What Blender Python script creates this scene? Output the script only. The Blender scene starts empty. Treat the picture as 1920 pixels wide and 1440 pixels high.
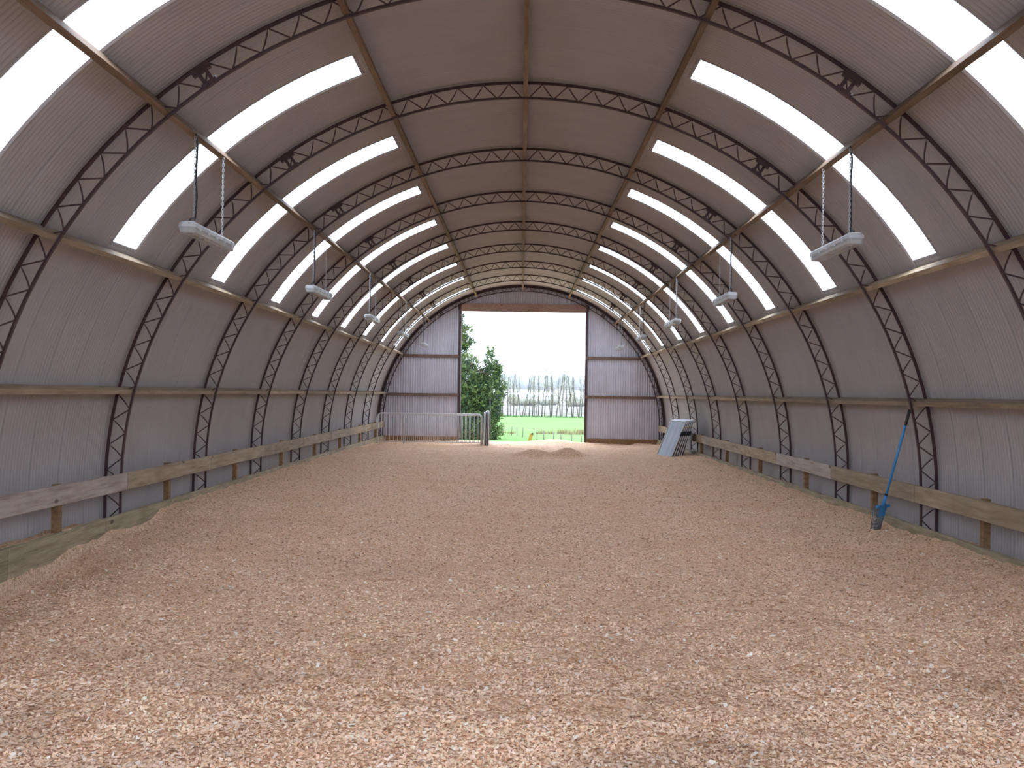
import bpy, math, random
import numpy as np
from mathutils import Vector, Matrix

random.seed(7)
RNG = np.random.default_rng(11)
scene = bpy.context.scene
COL = scene.collection
PI = math.pi

# ------------------------------------------------------------------ camera
CAM_POS = (0.0045, 0.0, 1.2304)
YAW, PITCH, ROLL, FPX = -0.0090, 0.0088, 0.0150, 2000.0


def cam_dir(px, py):
    X, Y = px, py
    c, s = math.cos(ROLL), math.sin(ROLL)
    X, Y = X * c + Y * s, -X * s + Y * c
    r, d, u = X / FPX, 1.0, -Y / FPX
    c, s = math.cos(PITCH), math.sin(PITCH)
    fw, uu = d * c - u * s, d * s + u * c
    c, s = math.cos(YAW), math.sin(YAW)
    return Vector((r * c + fw * s, -r * s + fw * c, uu))


_f = cam_dir(0, 0)
_r = (cam_dir(1, 0) - _f).normalized()
_u = (_f - cam_dir(0, 1)).normalized()
_f = _f.normalized()
cam_data = bpy.data.cameras.new('camera')
cam_data.sensor_fit = 'HORIZONTAL'
cam_data.sensor_width = 36.0
cam_data.lens = FPX / 1920.0 * 36.0
cam_data.clip_end = 3000.0
cam = bpy.data.objects.new('camera', cam_data)
COL.objects.link(cam)
cam.matrix_world = Matrix(((_r.x, _u.x, -_f.x, CAM_POS[0]),
                           (_r.y, _u.y, -_f.y, CAM_POS[1]),
                           (_r.z, _u.z, -_f.z, CAM_POS[2]),
                           (0, 0, 0, 1)))
scene.camera = cam

# ------------------------------------------------------------------ world: bright overcast sky
world = bpy.data.worlds.new('overcast_sky')
scene.world = world
world.use_nodes = True
wn = world.node_tree
wn.nodes.clear()
w_out = wn.nodes.new('ShaderNodeOutputWorld')
w_bg = wn.nodes.new('ShaderNodeBackground')
w_tc = wn.nodes.new('ShaderNodeTexCoord')
w_sep = wn.nodes.new('ShaderNodeSeparateXYZ')
w_ramp = wn.nodes.new('ShaderNodeValToRGB')
w_ramp.color_ramp.elements[0].position = 0.0
w_ramp.color_ramp.elements[0].color = (0.62, 0.73, 0.92, 1)
w_ramp.color_ramp.elements[1].position = 1.0
w_ramp.color_ramp.elements[1].color = (0.94, 1.03, 1.20, 1)
wn.links.new(w_tc.outputs['Generated'], w_sep.inputs[0])
wn.links.new(w_sep.outputs['Z'], w_ramp.inputs[0])
wn.links.new(w_ramp.outputs[0], w_bg.inputs[0])
w_bg.inputs[1].default_value = 1.0
wn.links.new(w_bg.outputs[0], w_out.inputs[0])

scene.view_settings.view_transform = 'Standard'
scene.view_settings.look = 'None'
scene.view_settings.gamma = 1.0
scene.view_settings.use_curve_mapping = False
scene.view_settings.exposure = 2.85
scene.cycles.max_bounces = 12
scene.cycles.diffuse_bounces = 6
scene.cycles.transparent_max_bounces = 16

# ------------------------------------------------------------------ dimensions (metres; arch centre at z = 0)
BAY = 3.6
Y0 = 13.337                 # truss number 0
K_FIRST, K_LAST = -4, 7     # shell runs from truss -4 to the end wall at truss 7
Y_START, Y_END = Y0 + K_FIRST * BAY, Y0 + K_LAST * BAY
KX, KZ = 1.0066, 0.9934
R_IN, R_OUT, R_SHEET = 4.978, 5.175, 5.197
T_PURLIN = [0.0, 19.2, 40.9, 58.5, 76.3]


def prof(t, r):
    """point of the arch section at t degrees from the crown, straight below the springing"""
    a = math.radians(min(abs(t), 90.0))
    x = r * KX * math.sin(a)
    z = r * KZ * math.cos(a)
    if abs(t) > 90.0:
        z -= math.radians(abs(t) - 90.0) * r
    return (math.copysign(x, t) if t else 0.0), z


# ------------------------------------------------------------------ helpers
class MB:
    def __init__(self):
        self.v, self.f, self.sm = [], [], []

    def face(self, idx, smooth=False):
        self.f.append(tuple(idx))
        self.sm.append(smooth)

    def box(self, c, s, rot=None):
        n = len(self.v)
        for dx in (-.5, .5):
            for dy in (-.5, .5):
                for dz in (-.5, .5):
                    p = Vector((dx * s[0], dy * s[1], dz * s[2]))
                    if rot is not None:
                        p = rot @ p
                    self.v.append((c[0] + p.x, c[1] + p.y, c[2] + p.z))
        for q in ((0, 1, 3, 2), (4, 6, 7, 5), (0, 4, 5, 1), (2, 3, 7, 6), (0, 2, 6, 4), (1, 5, 7, 3)):
            self.face([n + i for i in q])
        return self

    def bar(self, a, b, w, h, up=(0, 0, 1)):
        """rectangular bar from a to b"""
        a, b = Vector(a), Vector(b)
        d = (b - a)
        L = d.length
        d.normalize()
        s = d.cross(Vector(up))
        if s.length < 1e-4:
            s = d.cross(Vector((1, 0, 0)))
        s.normalize()
        u = s.cross(d)
        rot = Matrix(((s.x, d.x, u.x), (s.y, d.y, u.y), (s.z, d.z, u.z)))
        return self.box((a + b) / 2, (w, L, h), rot)

    def loft(self, rings, closed=True, caps=True, smooth=False):
        n0 = len(self.v)
        m = len(rings[0])
        for r in rings:
            self.v.extend([tuple(p) for p in r])
        for i in range(len(rings) - 1):
            for j in range(m if closed else m - 1):
                a = n0 + i * m + j
                b = n0 + i * m + (j + 1) % m
                self.face((a, b, b + m, a + m), smooth)
        if caps and closed:
            self.face([n0 + j for j in range(m)][::-1])
            self.face([n0 + (len(rings) - 1) * m + j for j in range(m)])
        return self

    def tube(self, pts, rad, sides=6, caps=True, smooth=True):
        pts = [Vector(p) for p in pts]
        n = len(pts)
        rads = rad if isinstance(rad, (list, tuple)) else [rad] * n
        ref = None
        rings = []
        for i, p in enumerate(pts):
            d = (pts[min(i + 1, n - 1)] - pts[max(i - 1, 0)])
            if d.length < 1e-9:
                d = Vector((0, 0, 1))
            d.normalize()
            if ref is None:
                ref = Vector((0, 1, 0)) if abs(d.y) < 0.9 else Vector((1, 0, 0))
            ref = (ref - d * ref.dot(d))
            if ref.length < 1e-6:
                ref = d.orthogonal()
            ref.normalize()
            o = d.cross(ref)
            rings.append([p + (ref * math.cos(2 * PI * k / sides) + o * math.sin(2 * PI * k / sides)) * rads[i]
                          for k in range(sides)])
        return self.loft(rings, True, caps, smooth)

    def mesh(self, name):
        me = bpy.data.meshes.new(name)
        me.from_pydata(self.v, [], self.f)
        if any(self.sm):
            me.polygons.foreach_set('use_smooth', self.sm)
        me.update()
        return me

    def build(self, name, mat, parent=None, loc=None):
        return add(name, self.mesh(name), mat, parent, loc)


def add(name, me, mat=None, parent=None, loc=None):
    if mat is not None and not me.materials:
        me.materials.append(mat)
    o = bpy.data.objects.new(name, me)
    COL.objects.link(o)
    if parent is not None:
        o.parent = parent
    if loc is not None:
        o.location = loc
    return o


def empty(name, loc=(0, 0, 0)):
    o = bpy.data.objects.new(name, None)
    o.empty_display_size = 0.2
    COL.objects.link(o)
    o.location = loc
    return o


def tag(o, label=None, cat=None, group=None, kind=None):
    if label:
        o['label'] = label
    if cat:
        o['category'] = cat
    if group:
        o['group'] = group
    if kind:
        o['kind'] = kind
    return o


def copy_tree(o, parent=None):
    c = o.copy()
    COL.objects.link(c)
    if parent is not None:
        c.parent = parent
    for ch in list(o.children):
        copy_tree(ch, c)
    return c


def np_mesh(name, verts, quads=None, tris=None, smooth=True):
    """mesh from numpy arrays"""
    me = bpy.data.meshes.new(name)
    verts = np.asarray(verts, dtype=np.float32)
    faces = quads if quads is not None else tris
    k = faces.shape[1]
    me.vertices.add(len(verts))
    me.vertices.foreach_set('co', verts.ravel())
    me.loops.add(faces.size)
    me.loops.foreach_set('vertex_index', faces.astype(np.int32).ravel())
    me.polygons.add(len(faces))
    me.polygons.foreach_set('loop_start', np.arange(0, faces.size, k, dtype=np.int32))
    me.polygons.foreach_set('use_smooth', np.full(len(faces), smooth, dtype=bool))
    me.update(calc_edges=True)
    return me


def color_attr(me, cols):
    a = me.attributes.new('tint', 'FLOAT_COLOR', 'POINT')
    c = np.ones((len(cols), 4), dtype=np.float32)
    c[:, :3] = cols
    a.data.foreach_set('color', c.ravel())


# ------------------------------------------------------------------ materials
def principled(name, col, rough=0.6, metal=0.0, spec=0.5):
    m = bpy.data.materials.new(name)
    m.use_nodes = True
    nt = m.node_tree
    b = nt.nodes['Principled BSDF']
    b.inputs['Base Color'].default_value = (*col, 1)
    b.inputs['Roughness'].default_value = rough
    b.inputs['Metallic'].default_value = metal
    b.inputs['Specular IOR Level'].default_value = spec
    return m, nt, b


def node(nt, typ, **kw):
    n = nt.nodes.new(typ)
    for k, v in kw.items():
        if k in n.inputs:
            n.inputs[k].default_value = v
        else:
            setattr(n, k, v)
    return n


def ramp(nt, src, stops):
    r = nt.nodes.new('ShaderNodeValToRGB')
    e = r.color_ramp.elements
    while len(e) < len(stops):
        e.new(0.5)
    for el, (p, c) in zip(e, stops):
        el.position = p
        el.color = (*c, 1)
    nt.links.new(src, r.inputs[0])
    return r.outputs[0]


def mixc(nt, a, b, fac, mode='MIX'):
    m = nt.nodes.new('ShaderNodeMix')
    m.data_type = 'RGBA'
    m.blend_type = mode
    for sock, v in ((m.inputs[0], fac), (m.inputs[6], a), (m.inputs[7], b)):
        if hasattr(v, 'is_output'):
            nt.links.new(v, sock)
        else:
            sock.default_value = v if not isinstance(v, tuple) else (*v, 1)
    return m.outputs[2]


def coords(nt, scale, spread=0.0):
    """object coordinates, shifted per object so that copies do not repeat"""
    tc = nt.nodes.new('ShaderNodeTexCoord')
    mp = nt.nodes.new('ShaderNodeMapping')
    mp.inputs['Scale'].default_value = scale
    nt.links.new(tc.outputs['Object'], mp.inputs[0])
    if spread:
        oi = nt.nodes.new('ShaderNodeObjectInfo')
        mu = node(nt, 'ShaderNodeMath', operation='MULTIPLY')
        mu.inputs[1].default_value = spread
        nt.links.new(oi.outputs['Random'], mu.inputs[0])
        nt.links.new(mu.outputs[0], mp.inputs['Location'])
    return mp.outputs[0]


def noise(nt, vec, scale, detail=3.0, rough=0.55):
    n = node(nt, 'ShaderNodeTexNoise')
    n.inputs['Scale'].default_value = scale
    n.inputs['Detail'].default_value = detail
    n.inputs['Roughness'].default_value = rough
    if vec is not None:
        nt.links.new(vec, n.inputs['Vector'])
    return n


def bump(nt, b, h, strength, dist):
    bp = nt.nodes.new('ShaderNodeBump')
    bp.inputs['Strength'].default_value = strength
    bp.inputs['Distance'].default_value = dist
    nt.links.new(h, bp.inputs['Height'])
    nt.links.new(bp.outputs[0], b.inputs['Normal'])


def timber(name, dark, mid, light, vary=0.25, rough=0.75):
    m, nt, b = principled(name, mid, rough, spec=0.3)
    v = coords(nt, (14.0, 1.0, 14.0), 40.0)
    n1 = noise(nt, v, 1.6, 6, 0.65)
    c = ramp(nt, n1.outputs[0], [(0.28, dark), (0.5, mid), (0.72, light)])
    v2 = coords(nt, (1.0, 1.0, 1.0), 25.0)
    n2 = noise(nt, v2, 1.3, 2)
    c = mixc(nt, c, dark, ramp(nt, n2.outputs[0], [(0.5, (0, 0, 0)), (0.85, (0.7, 0.7, 0.7))]))
    # knots
    v3 = coords(nt, (3.0, 1.4, 3.0), 13.0)
    vo = node(nt, 'ShaderNodeTexVoronoi')
    vo.inputs['Scale'].default_value = 1.0
    nt.links.new(v3, vo.inputs['Vector'])
    c = mixc(nt, c, tuple(x * 0.35 for x in dark), ramp(nt, vo.outputs['Distance'], [(0.06, (0.8, 0.8, 0.8)), (0.1, (0, 0, 0))]))
    oi = nt.nodes.new('ShaderNodeObjectInfo')
    hv = nt.nodes.new('ShaderNodeHueSaturation')
    mr = nt.nodes.new('ShaderNodeMapRange')
    mr.inputs['To Min'].default_value = 1.0 - vary
    mr.inputs['To Max'].default_value = 1.0 + vary
    nt.links.new(oi.outputs['Random'], mr.inputs['Value'])
    nt.links.new(mr.outputs[0], hv.inputs['Value'])
    nt.links.new(c, hv.inputs['Color'])
    nt.links.new(hv.outputs[0], b.inputs['Base Color'])
    bump(nt, b, n1.outputs[0], 0.35, 0.004)
    return m


def mottled(name, a, b_, scale, rough=0.5, metal=0.0, bmp=0.0, spread=20.0):
    m, nt, b = principled(name, a, rough, metal)
    v = coords(nt, (1, 1, 1), spread)
    n = noise(nt, v, scale, 5, 0.6)
    nt.links.new(ramp(nt, n.outputs[0], [(0.35, a), (0.68, b_)]), b.inputs['Base Color'])
    if bmp:
        bump(nt, b, n.outputs[0], bmp, 0.003)
    return m


M = {}
M['sheet'] = mottled('coated_corrugated_steel', (0.368, 0.337, 0.325), (0.408, 0.375, 0.362), 1.1, 0.55)
M['endsheet'] = mottled('zinc_corrugated_steel', (0.58, 0.57, 0.63), (0.66, 0.65, 0.71), 2.2, 0.45)
M['steel'] = mottled('red_oxide_steel', (0.050, 0.024, 0.028), (0.085, 0.040, 0.042), 9.0, 0.6)
M['purlin'] = timber('purlin_timber', (0.13, 0.078, 0.046), (0.215, 0.135, 0.084), (0.29, 0.195, 0.13))
M['girtwall'] = timber('pale_purlin_timber', (0.20, 0.14, 0.085), (0.325, 0.245, 0.16), (0.42, 0.33, 0.23))
M['rail'] = timber('rail_timber', (0.22, 0.16, 0.10), (0.36, 0.28, 0.19), (0.46, 0.37, 0.27), 0.15)
M['rail_grey'] = timber('weathered_rail_timber', (0.25, 0.19, 0.15), (0.43, 0.36, 0.31), (0.52, 0.45, 0.40), 0.05)
M['kick'] = timber('treated_kickboard_timber', (0.19, 0.155, 0.095), (0.34, 0.285, 0.185), (0.45, 0.385, 0.26), 0.12)
M['post'] = timber('post_timber', (0.18, 0.10, 0.045), (0.30, 0.18, 0.09), (0.40, 0.26, 0.14), 0.15)
M['girt'] = timber('girt_timber', (0.12, 0.072, 0.05), (0.20, 0.125, 0.09), (0.27, 0.18, 0.13), 0.1)
M['lintel'] = timber('lintel_timber', (0.22, 0.125, 0.095), (0.345, 0.215, 0.165), (0.42, 0.28, 0.22), 0.0)
M['galv'] = mottled('galvanised_steel', (0.62, 0.64, 0.67), (0.76, 0.78, 0.81), 6.0, 0.4, 0.15)
M['galvsheet'] = mottled('galvanised_sheet', (0.105, 0.12, 0.14), (0.15, 0.168, 0.19), 3.0, 0.55, 0.0)
M['blackpart'] = mottled('black_fittings', (0.02, 0.02, 0.022), (0.035, 0.034, 0.036), 12, 0.6)
M['strap'] = mottled('orange_tape', (0.55, 0.30, 0.06), (0.65, 0.38, 0.10), 20, 0.7)
M['blue'] = mottled('blue_paint', (0.035, 0.25, 0.58), (0.055, 0.31, 0.66), 12, 0.4)
M['bluemesh'] = mottled('worn_blue_wire', (0.07, 0.14, 0.22), (0.12, 0.20, 0.30), 30, 0.5)
M['plastic'] = mottled('pale_grey_plastic', (0.52, 0.53, 0.54), (0.60, 0.61, 0.62), 4, 0.4)
M['chain'] = mottled('zinc_chain', (0.50, 0.50, 0.52), (0.65, 0.65, 0.67), 30, 0.35, 0.6)
M['cable'] = mottled('dark_grey_cable', (0.035, 0.035, 0.042), (0.055, 0.055, 0.062), 20, 0.6)
M['tubeglass'] = mottled('white_lamp_tube', (0.80, 0.80, 0.78), (0.86, 0.86, 0.84), 3, 0.3)
M['yellow'] = mottled('yellow_paint', (0.25, 0.26, 0.03), (0.31, 0.31, 0.05), 9, 0.7)
M['bark'] = mottled('grey_bark', (0.065, 0.06, 0.05), (0.10, 0.09, 0.075), 1.5, 0.9)
M['darkbark'] = mottled('conifer_bark', (0.06, 0.045, 0.03), (0.10, 0.075, 0.05), 4, 0.9)
M['fencepost'] = mottled('weathered_fence_post', (0.08, 0.08, 0.07), (0.13, 0.12, 0.10), 5, 0.9)
M['shed'] = mottled('pale_shed_roof', (0.60, 0.66, 0.66), (0.70, 0.75, 0.75), 0.4, 0.6)


def make_skylight():
    m = bpy.data.materials.new('clear_fibreglass_sheet')
    m.use_nodes = True
    nt = m.node_tree
    nt.nodes.clear()
    out = nt.nodes.new('ShaderNodeOutputMaterial')
    tr = nt.nodes.new('ShaderNodeBsdfTransparent')
    tr.inputs[0].default_value = (0.94, 0.95, 0.95, 1)
    tl = nt.nodes.new('ShaderNodeBsdfTranslucent')
    tl.inputs[0].default_value = (0.85, 0.86, 0.86, 1)
    v = coords(nt, (1, 1, 1), 10)
    n = noise(nt, v, 2.0, 3)
    mr = nt.nodes.new('ShaderNodeMapRange')
    mr.inputs['To Min'].default_value = 0.20
    mr.inputs['To Max'].default_value = 0.30
    nt.links.new(n.outputs[0], mr.inputs['Value'])
    mx = nt.nodes.new('ShaderNodeMixShader')
    nt.links.new(mr.outputs[0], mx.inputs[0])
    nt.links.new(tr.outputs[0], mx.inputs[1])
    nt.links.new(tl.outputs[0], mx.inputs[2])
    nt.links.new(mx.outputs[0], out.inputs[0])
    return m


M['skylight'] = make_skylight()


def make_diffuser():
    m, nt, b = principled('clear_ribbed_diffuser', (0.62, 0.62, 0.60), 0.25)
    v = coords(nt, (1, 1, 1), 5)
    n = noise(nt, v, 6.0, 2)
    mr = nt.nodes.new('ShaderNodeMapRange')
    mr.inputs['To Min'].default_value = 0.45
    mr.inputs['To Max'].default_value = 0.62
    nt.links.new(n.outputs[0], mr.inputs['Value'])
    nt.links.new(mr.outputs[0], b.inputs['Alpha'])
    return m


M['diffuser'] = make_diffuser()


def make_floor_mat():
    m, nt, b = principled('wood_shavings_bed', (0.45, 0.29, 0.18), 0.9, spec=0.15)
    tc = nt.nodes.new('ShaderNodeTexCoord')
    P = tc.outputs['Object']
    vo = node(nt, 'ShaderNodeTexVoronoi')
    vo.inputs['Scale'].default_value = 55.0
    nt.links.new(P, vo.inputs['Vector'])
    sep = nt.nodes.new('ShaderNodeSeparateColor')
    nt.links.new(vo.outputs['Color'], sep.inputs[0])
    c = ramp(nt, sep.outputs[0], [(0.0, (0.440, 0.258, 0.147)), (0.3, (0.704, 0.453, 0.294)), (0.65, (0.814, 0.561, 0.386)), (0.93, (0.880, 0.639, 0.460)), (1.0, (0.930, 0.762, 0.589))])
    n1 = noise(nt, P, 1.2, 5, 0.6)
    c = mixc(nt, c, (0.682, 0.422, 0.248), ramp(nt, n1.outputs[0], [(0.40, (0, 0, 0)), (0.70, (0.6, 0.6, 0.6))]))
    n2 = noise(nt, P, 7.0, 5, 0.65)
    c = mixc(nt, c, (0.440, 0.258, 0.143), ramp(nt, n2.outputs[0], [(0.52, (0, 0, 0)), (0.78, (0.6, 0.6, 0.6))]))
    nt.links.new(c, b.inputs['Base Color'])
    n3 = noise(nt, P, 38.0, 4, 0.7)
    bump(nt, b, n3.outputs[0], 0.9, 0.02)
    return m


def make_attr_mat(name, rough=0.85, translucent=0.0):
    m, nt, b = principled(name, (0.5, 0.4, 0.3), rough, spec=0.2)
    a = nt.nodes.new('ShaderNodeAttribute')
    a.attribute_name = 'tint'
    n = noise(nt, coords(nt, (1, 1, 1)), 40.0, 2)
    c = mixc(nt, a.outputs['Color'], (0.5, 0.5, 0.5), 0.0)
    nt.links.new(c, b.inputs['Base Color'])
    if translucent:
        tl = nt.nodes.new('ShaderNodeBsdfTranslucent')
        nt.links.new(c, tl.inputs[0])
        mx = nt.nodes.new('ShaderNodeMixShader')
        mx.inputs[0].default_value = translucent
        nt.links.new(b.outputs[0], mx.inputs[1])
        nt.links.new(tl.outputs[0], mx.inputs[2])
        nt.links.new(mx.outputs[0], nt.nodes['Material Output'].inputs[0])
    return m


M['floor'] = make_floor_mat()
M['flake'] = make_attr_mat('loose_wood_flakes')
M['leaf'] = make_attr_mat('conifer_foliage', 0.7, 0.25)
M['bud'] = make_attr_mat('pale_spring_buds', 0.8, 0.3)
M['belt'] = make_attr_mat('distant_foliage', 1.0)


def make_grass():
    m, nt, b = principled('meadow_grass', (0.17, 0.33, 0.10), 1.0, spec=0.0)
    tc = nt.nodes.new('ShaderNodeTexCoord')
    P = tc.outputs['Object']
    n1 = noise(nt, P, 0.25, 5, 0.6)
    c = ramp(nt, n1.outputs[0], [(0.3, (0.100, 0.185, 0.062)), (0.7, (0.125, 0.215, 0.080))])
    mp = nt.nodes.new('ShaderNodeMapping')
    mp.inputs['Scale'].default_value = (0.5, 0.12, 1)
    nt.links.new(P, mp.inputs[0])
    n2 = noise(nt, mp.outputs[0], 1.0, 6, 0.7)
    c = mixc(nt, c, (0.12, 0.13, 0.075), ramp(nt, n2.outputs[0], [(0.58, (0, 0, 0)), (0.72, (0.8, 0.8, 0.8))]))
    # straw-coloured stubble beyond the poplars
    sp0 = nt.nodes.new('ShaderNodeSeparateXYZ')
    nt.links.new(P, sp0.inputs[0])
    m0 = nt.nodes.new('ShaderNodeMapRange')
    m0.inputs['From Min'].default_value = 163.5
    m0.inputs['From Max'].default_value = 164.5
    nt.links.new(sp0.outputs['Y'], m0.inputs['Value'])
    st = ramp(nt, n2.outputs[0], [(0.42, (0.20, 0.185, 0.17)), (0.56, (0.115, 0.12, 0.095))])
    c = mixc(nt, c, st, m0.outputs[0])
    # unseen pale gravel at the near end, added for neutral bounce light
    sp = nt.nodes.new('ShaderNodeSeparateXYZ')
    nt.links.new(P, sp.inputs[0])
    mr = nt.nodes.new('ShaderNodeMapRange')
    mr.inputs['From Min'].default_value = 20.0
    mr.inputs['From Max'].default_value = 22.0
    nt.links.new(sp.outputs['Y'], mr.inputs['Value'])
    ap = nt.nodes.new('ShaderNodeMapRange')          # unseen pale apron outside the far door, added for cream bounce light
    ap.inputs['From Min'].default_value = 45.0
    ap.inputs['From Max'].default_value = 42.0
    nt.links.new(sp.outputs['Y'], ap.inputs['Value'])
    c = mixc(nt, c, (0.44, 0.36, 0.28), ap.outputs[0])
    gv = ramp(nt, noise(nt, P, 9.0, 5).outputs[0], [(0.3, (0.26, 0.25, 0.24)), (0.7, (0.38, 0.37, 0.36))])
    c = mixc(nt, gv, c, mr.outputs[0])
    nt.links.new(c, b.inputs['Base Color'])
    bump(nt, b, noise(nt, P, 6.0, 4).outputs[0], 0.5, 0.05)
    return m


M['grass'] = make_grass()

# ================================================================== SETTING
# ------------------------------------------------------------------ floor of wood shavings
L_Y = [2.0, 10.02, 11.2, 11.6, 12.6, 13.6, 14.2, 14.55, 15.0, 16.7, 19.4, 23.5, 29.0, 35.3, 38.5]
L_Z = [-0.82, -0.81, -0.76, -0.67, -0.60, -0.61, -0.62, -0.47, -0.43, -0.43, -0.42, -0.41, -0.44, -0.52, -0.55]
R_Y = [2.0, 10.4, 11.7, 12.5, 13.9, 14.9, 17.1, 18.7, 22.3, 24.2, 30.2, 38.5]
R_Z = [-0.40, -0.41, -0.43, -0.42, -0.45, -0.40, -0.45, -0.41, -0.44, -0.38, -0.42, -0.50]


def value_noise(x, y, wl, seed):
    """smooth 2-d value noise in -1..1"""
    g = np.random.default_rng(seed).random((128, 128)) * 2 - 1
    u, v = x / wl + 37.3, y / wl + 11.7
    i, j = np.floor(u).astype(int), np.floor(v).astype(int)
    fu, fv = u - i, v - j
    fu, fv = fu * fu * (3 - 2 * fu), fv * fv * (3 - 2 * fv)
    a, b = g[i % 128, j % 128], g[(i + 1) % 128, j % 128]
    c, d = g[i % 128, (j + 1) % 128], g[(i + 1) % 128, (j + 1) % 128]
    return (a * (1 - fu) + b * fu) * (1 - fv) + (c * (1 - fu) + d * fu) * fv


def sstep(x, a, b):
    t = np.clip((x - a) / (b - a), 0, 1)
    return t * t * (3 - 2 * t)


def floor_z(x, y):
    x, y = np.asarray(x, float), np.asarray(y, float)
    z = np.full(np.broadcast(x, y).shape, -0.56)
    zl, zr = np.interp(y, L_Y, L_Z), np.interp(y, R_Y, R_Z)
    wl, wr = sstep(-x, 3.5, 4.85), sstep(x, 3.3, 4.85)
    z = z * (1 - wl) + zl * wl
    z = z * (1 - wr) + zr * wr
    n = (0.022 * value_noise(x, y, 1.9, 1) + 0.016 * value_noise(x, y, 0.75, 2) + 0.019 * value_noise(x, y, 0.36, 3)
         + 0.016 * value_noise(x, y, 0.19, 4) + 0.009 * value_noise(x, y, 0.10, 5))
    # low parallel drag marks across the hall and faint wheel tracks along it
    n = n + 0.018 * value_noise(x * 0.3, y, 0.28, 6) + 0.012 * value_noise(x, y * 0.08, 0.8, 8)
    z = z + n
    # heap in the doorway, and the freshly dug heap before it
    z = z + 0.16 * np.exp(-((x - 1.15) / 1.0) ** 2 - ((y - 38.0) / 0.9) ** 2)
    z = z + 0.08 * np.exp(-((x + 1.6) / 1.3) ** 2 - ((y - 38.2) / 0.8) ** 2)
    for cx, cy, rx, h in ((0.40, 31.0, 0.42, 0.19), (1.38, 31.1, 0.45, 0.25)):
        d = np.exp(-((x - cx) / rx) ** 2) * h
        z = z + d * np.where(y < cy, np.exp(-((y - cy) / 0.20) ** 2), np.exp(-((y - cy) / 1.1) ** 2))
        z = z - 0.5 * d * np.exp(-((y - cy + 0.6) / 0.35) ** 2)
    behind = (np.abs(x) > 4.935)
    z = np.where(behind, np.where((x < 0) & (y < 12.3), -0.352, -0.40) + 0.4 * n, z)
    # outside the door the bed runs out
    z = z - 0.45 * sstep(y, 38.9, 41.0)
    return z


def grid(xs, ys, zf):
    X, Y = np.meshgrid(xs, ys)
    Z = zf(X, Y)
    v = np.stack([X.ravel(), Y.ravel(), Z.ravel()], 1)
    nx, ny = len(xs), len(ys)
    i = np.arange(nx - 1)[None, :] + np.arange(ny - 1)[:, None] * nx
    i = i.ravel()
    return v, np.stack([i, i + 1, i + nx + 1, i + nx], 1)


fx = np.linspace(-5.16, 5.16, 191)
fy = np.concatenate([np.arange(-1.0, 3.5, 0.15), np.arange(3.5, 20, 0.05), np.arange(20, 41.01, 0.075)])
v, q = grid(fx, fy, floor_z)
floor = add('floor', np_mesh('floor', v, q), M['floor'])
tag(floor, 'uneven tan bed of wood shavings covering the whole hall', 'floor', kind='structure')

# loose flakes lying on the bed
NF = 330000
u = RNG.random(NF)
yn, yf = 3.6, 27.0
fy_ = 1.0 / (1.0 / yn + u * (1.0 / yf - 1.0 / yn))       # denser near the camera
half = np.minimum(4.84, 0.55 * fy_ + 0.6)
fx_ = (RNG.random(NF) * 2 - 1) * half
ln = 0.006 + 0.010 * RNG.random(NF) ** 2
wd = ln * (0.35 + 0.5 * RNG.random(NF))
big = RNG.random(NF) < 0.03
ln[big] *= 1.8
wd[big] *= 1.5
ang = RNG.random(NF) * 2 * PI
tilt = RNG.normal(0, 0.33, NF)
roll = RNG.normal(0, 0.33, NF)
ca, sa = np.cos(ang), np.sin(ang)
ax = np.stack([ca * np.cos(tilt), sa * np.cos(tilt), np.sin(tilt)], 1) * ln[:, None]
bx = np.stack([-sa * np.cos(roll), ca * np.cos(roll), np.sin(roll)], 1) * wd[:, None]
base = np.stack([fx_, fy_, floor_z(fx_, fy_) + 0.004 + 0.004 * RNG.random(NF)], 1)
curl = np.zeros((NF, 3))
curl[:, 2] = (RNG.random(NF) - 0.2) * 0.006
V = np.stack([base - ax - bx * 0.6, base - bx + ax * 0.8, base + ax + bx * 0.7 + curl, base + bx - ax * 0.7 + curl * 0.3], 1).reshape(-1, 3)
Q = np.arange(NF * 4).reshape(-1, 4)
pal = np.array([(0.832, 0.567, 0.382), (0.891, 0.634, 0.437), (0.784, 0.523, 0.342), (0.879, 0.629, 0.482), (0.95, 0.724, 0.537), (0.653, 0.401, 0.229), (0.86, 0.745, 0.63), (0.404, 0.233, 0.139)])
pi_ = RNG.choice(len(pal), NF, p=[0.27, 0.21, 0.18, 0.15, 0.10, 0.06, 0.018, 0.012])
pi_[big & (RNG.random(NF) < 0.45)] = 6
cols = pal[pi_] * (0.88 + 0.24 * RNG.random((NF, 1)))
patch = (0.5 * value_noise(fx_, fy_, 1.3, 51) + 0.6 * value_noise(fx_ * 0.55, fy_, 0.33, 52) + 0.5 * value_noise(fx_ * 0.7, fy_, 0.14, 53))
cols = cols * np.clip(0.97 + 0.20 * patch, 0.6, 1.12)[:, None] * np.array([1.0, 0.985, 0.965]) ** np.clip(-patch, 0, 2)[:, None]
cols = np.clip(cols, 0, 0.95)
fm = np_mesh('wood_shavings', V, Q, smooth=False)
color_attr(fm, np.repeat(cols, 4, axis=0))
flakes = add('wood_shavings', fm, M['flake'])
tag(flakes, 'loose pale and tan wood shavings strewn over the floor', 'shavings', kind='stuff')

# ------------------------------------------------------------------ corrugated shell
SHEETS = 5
SW = BAY / SHEETS
PITCH_C = SW / 10.0
AMP = 0.0085


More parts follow.
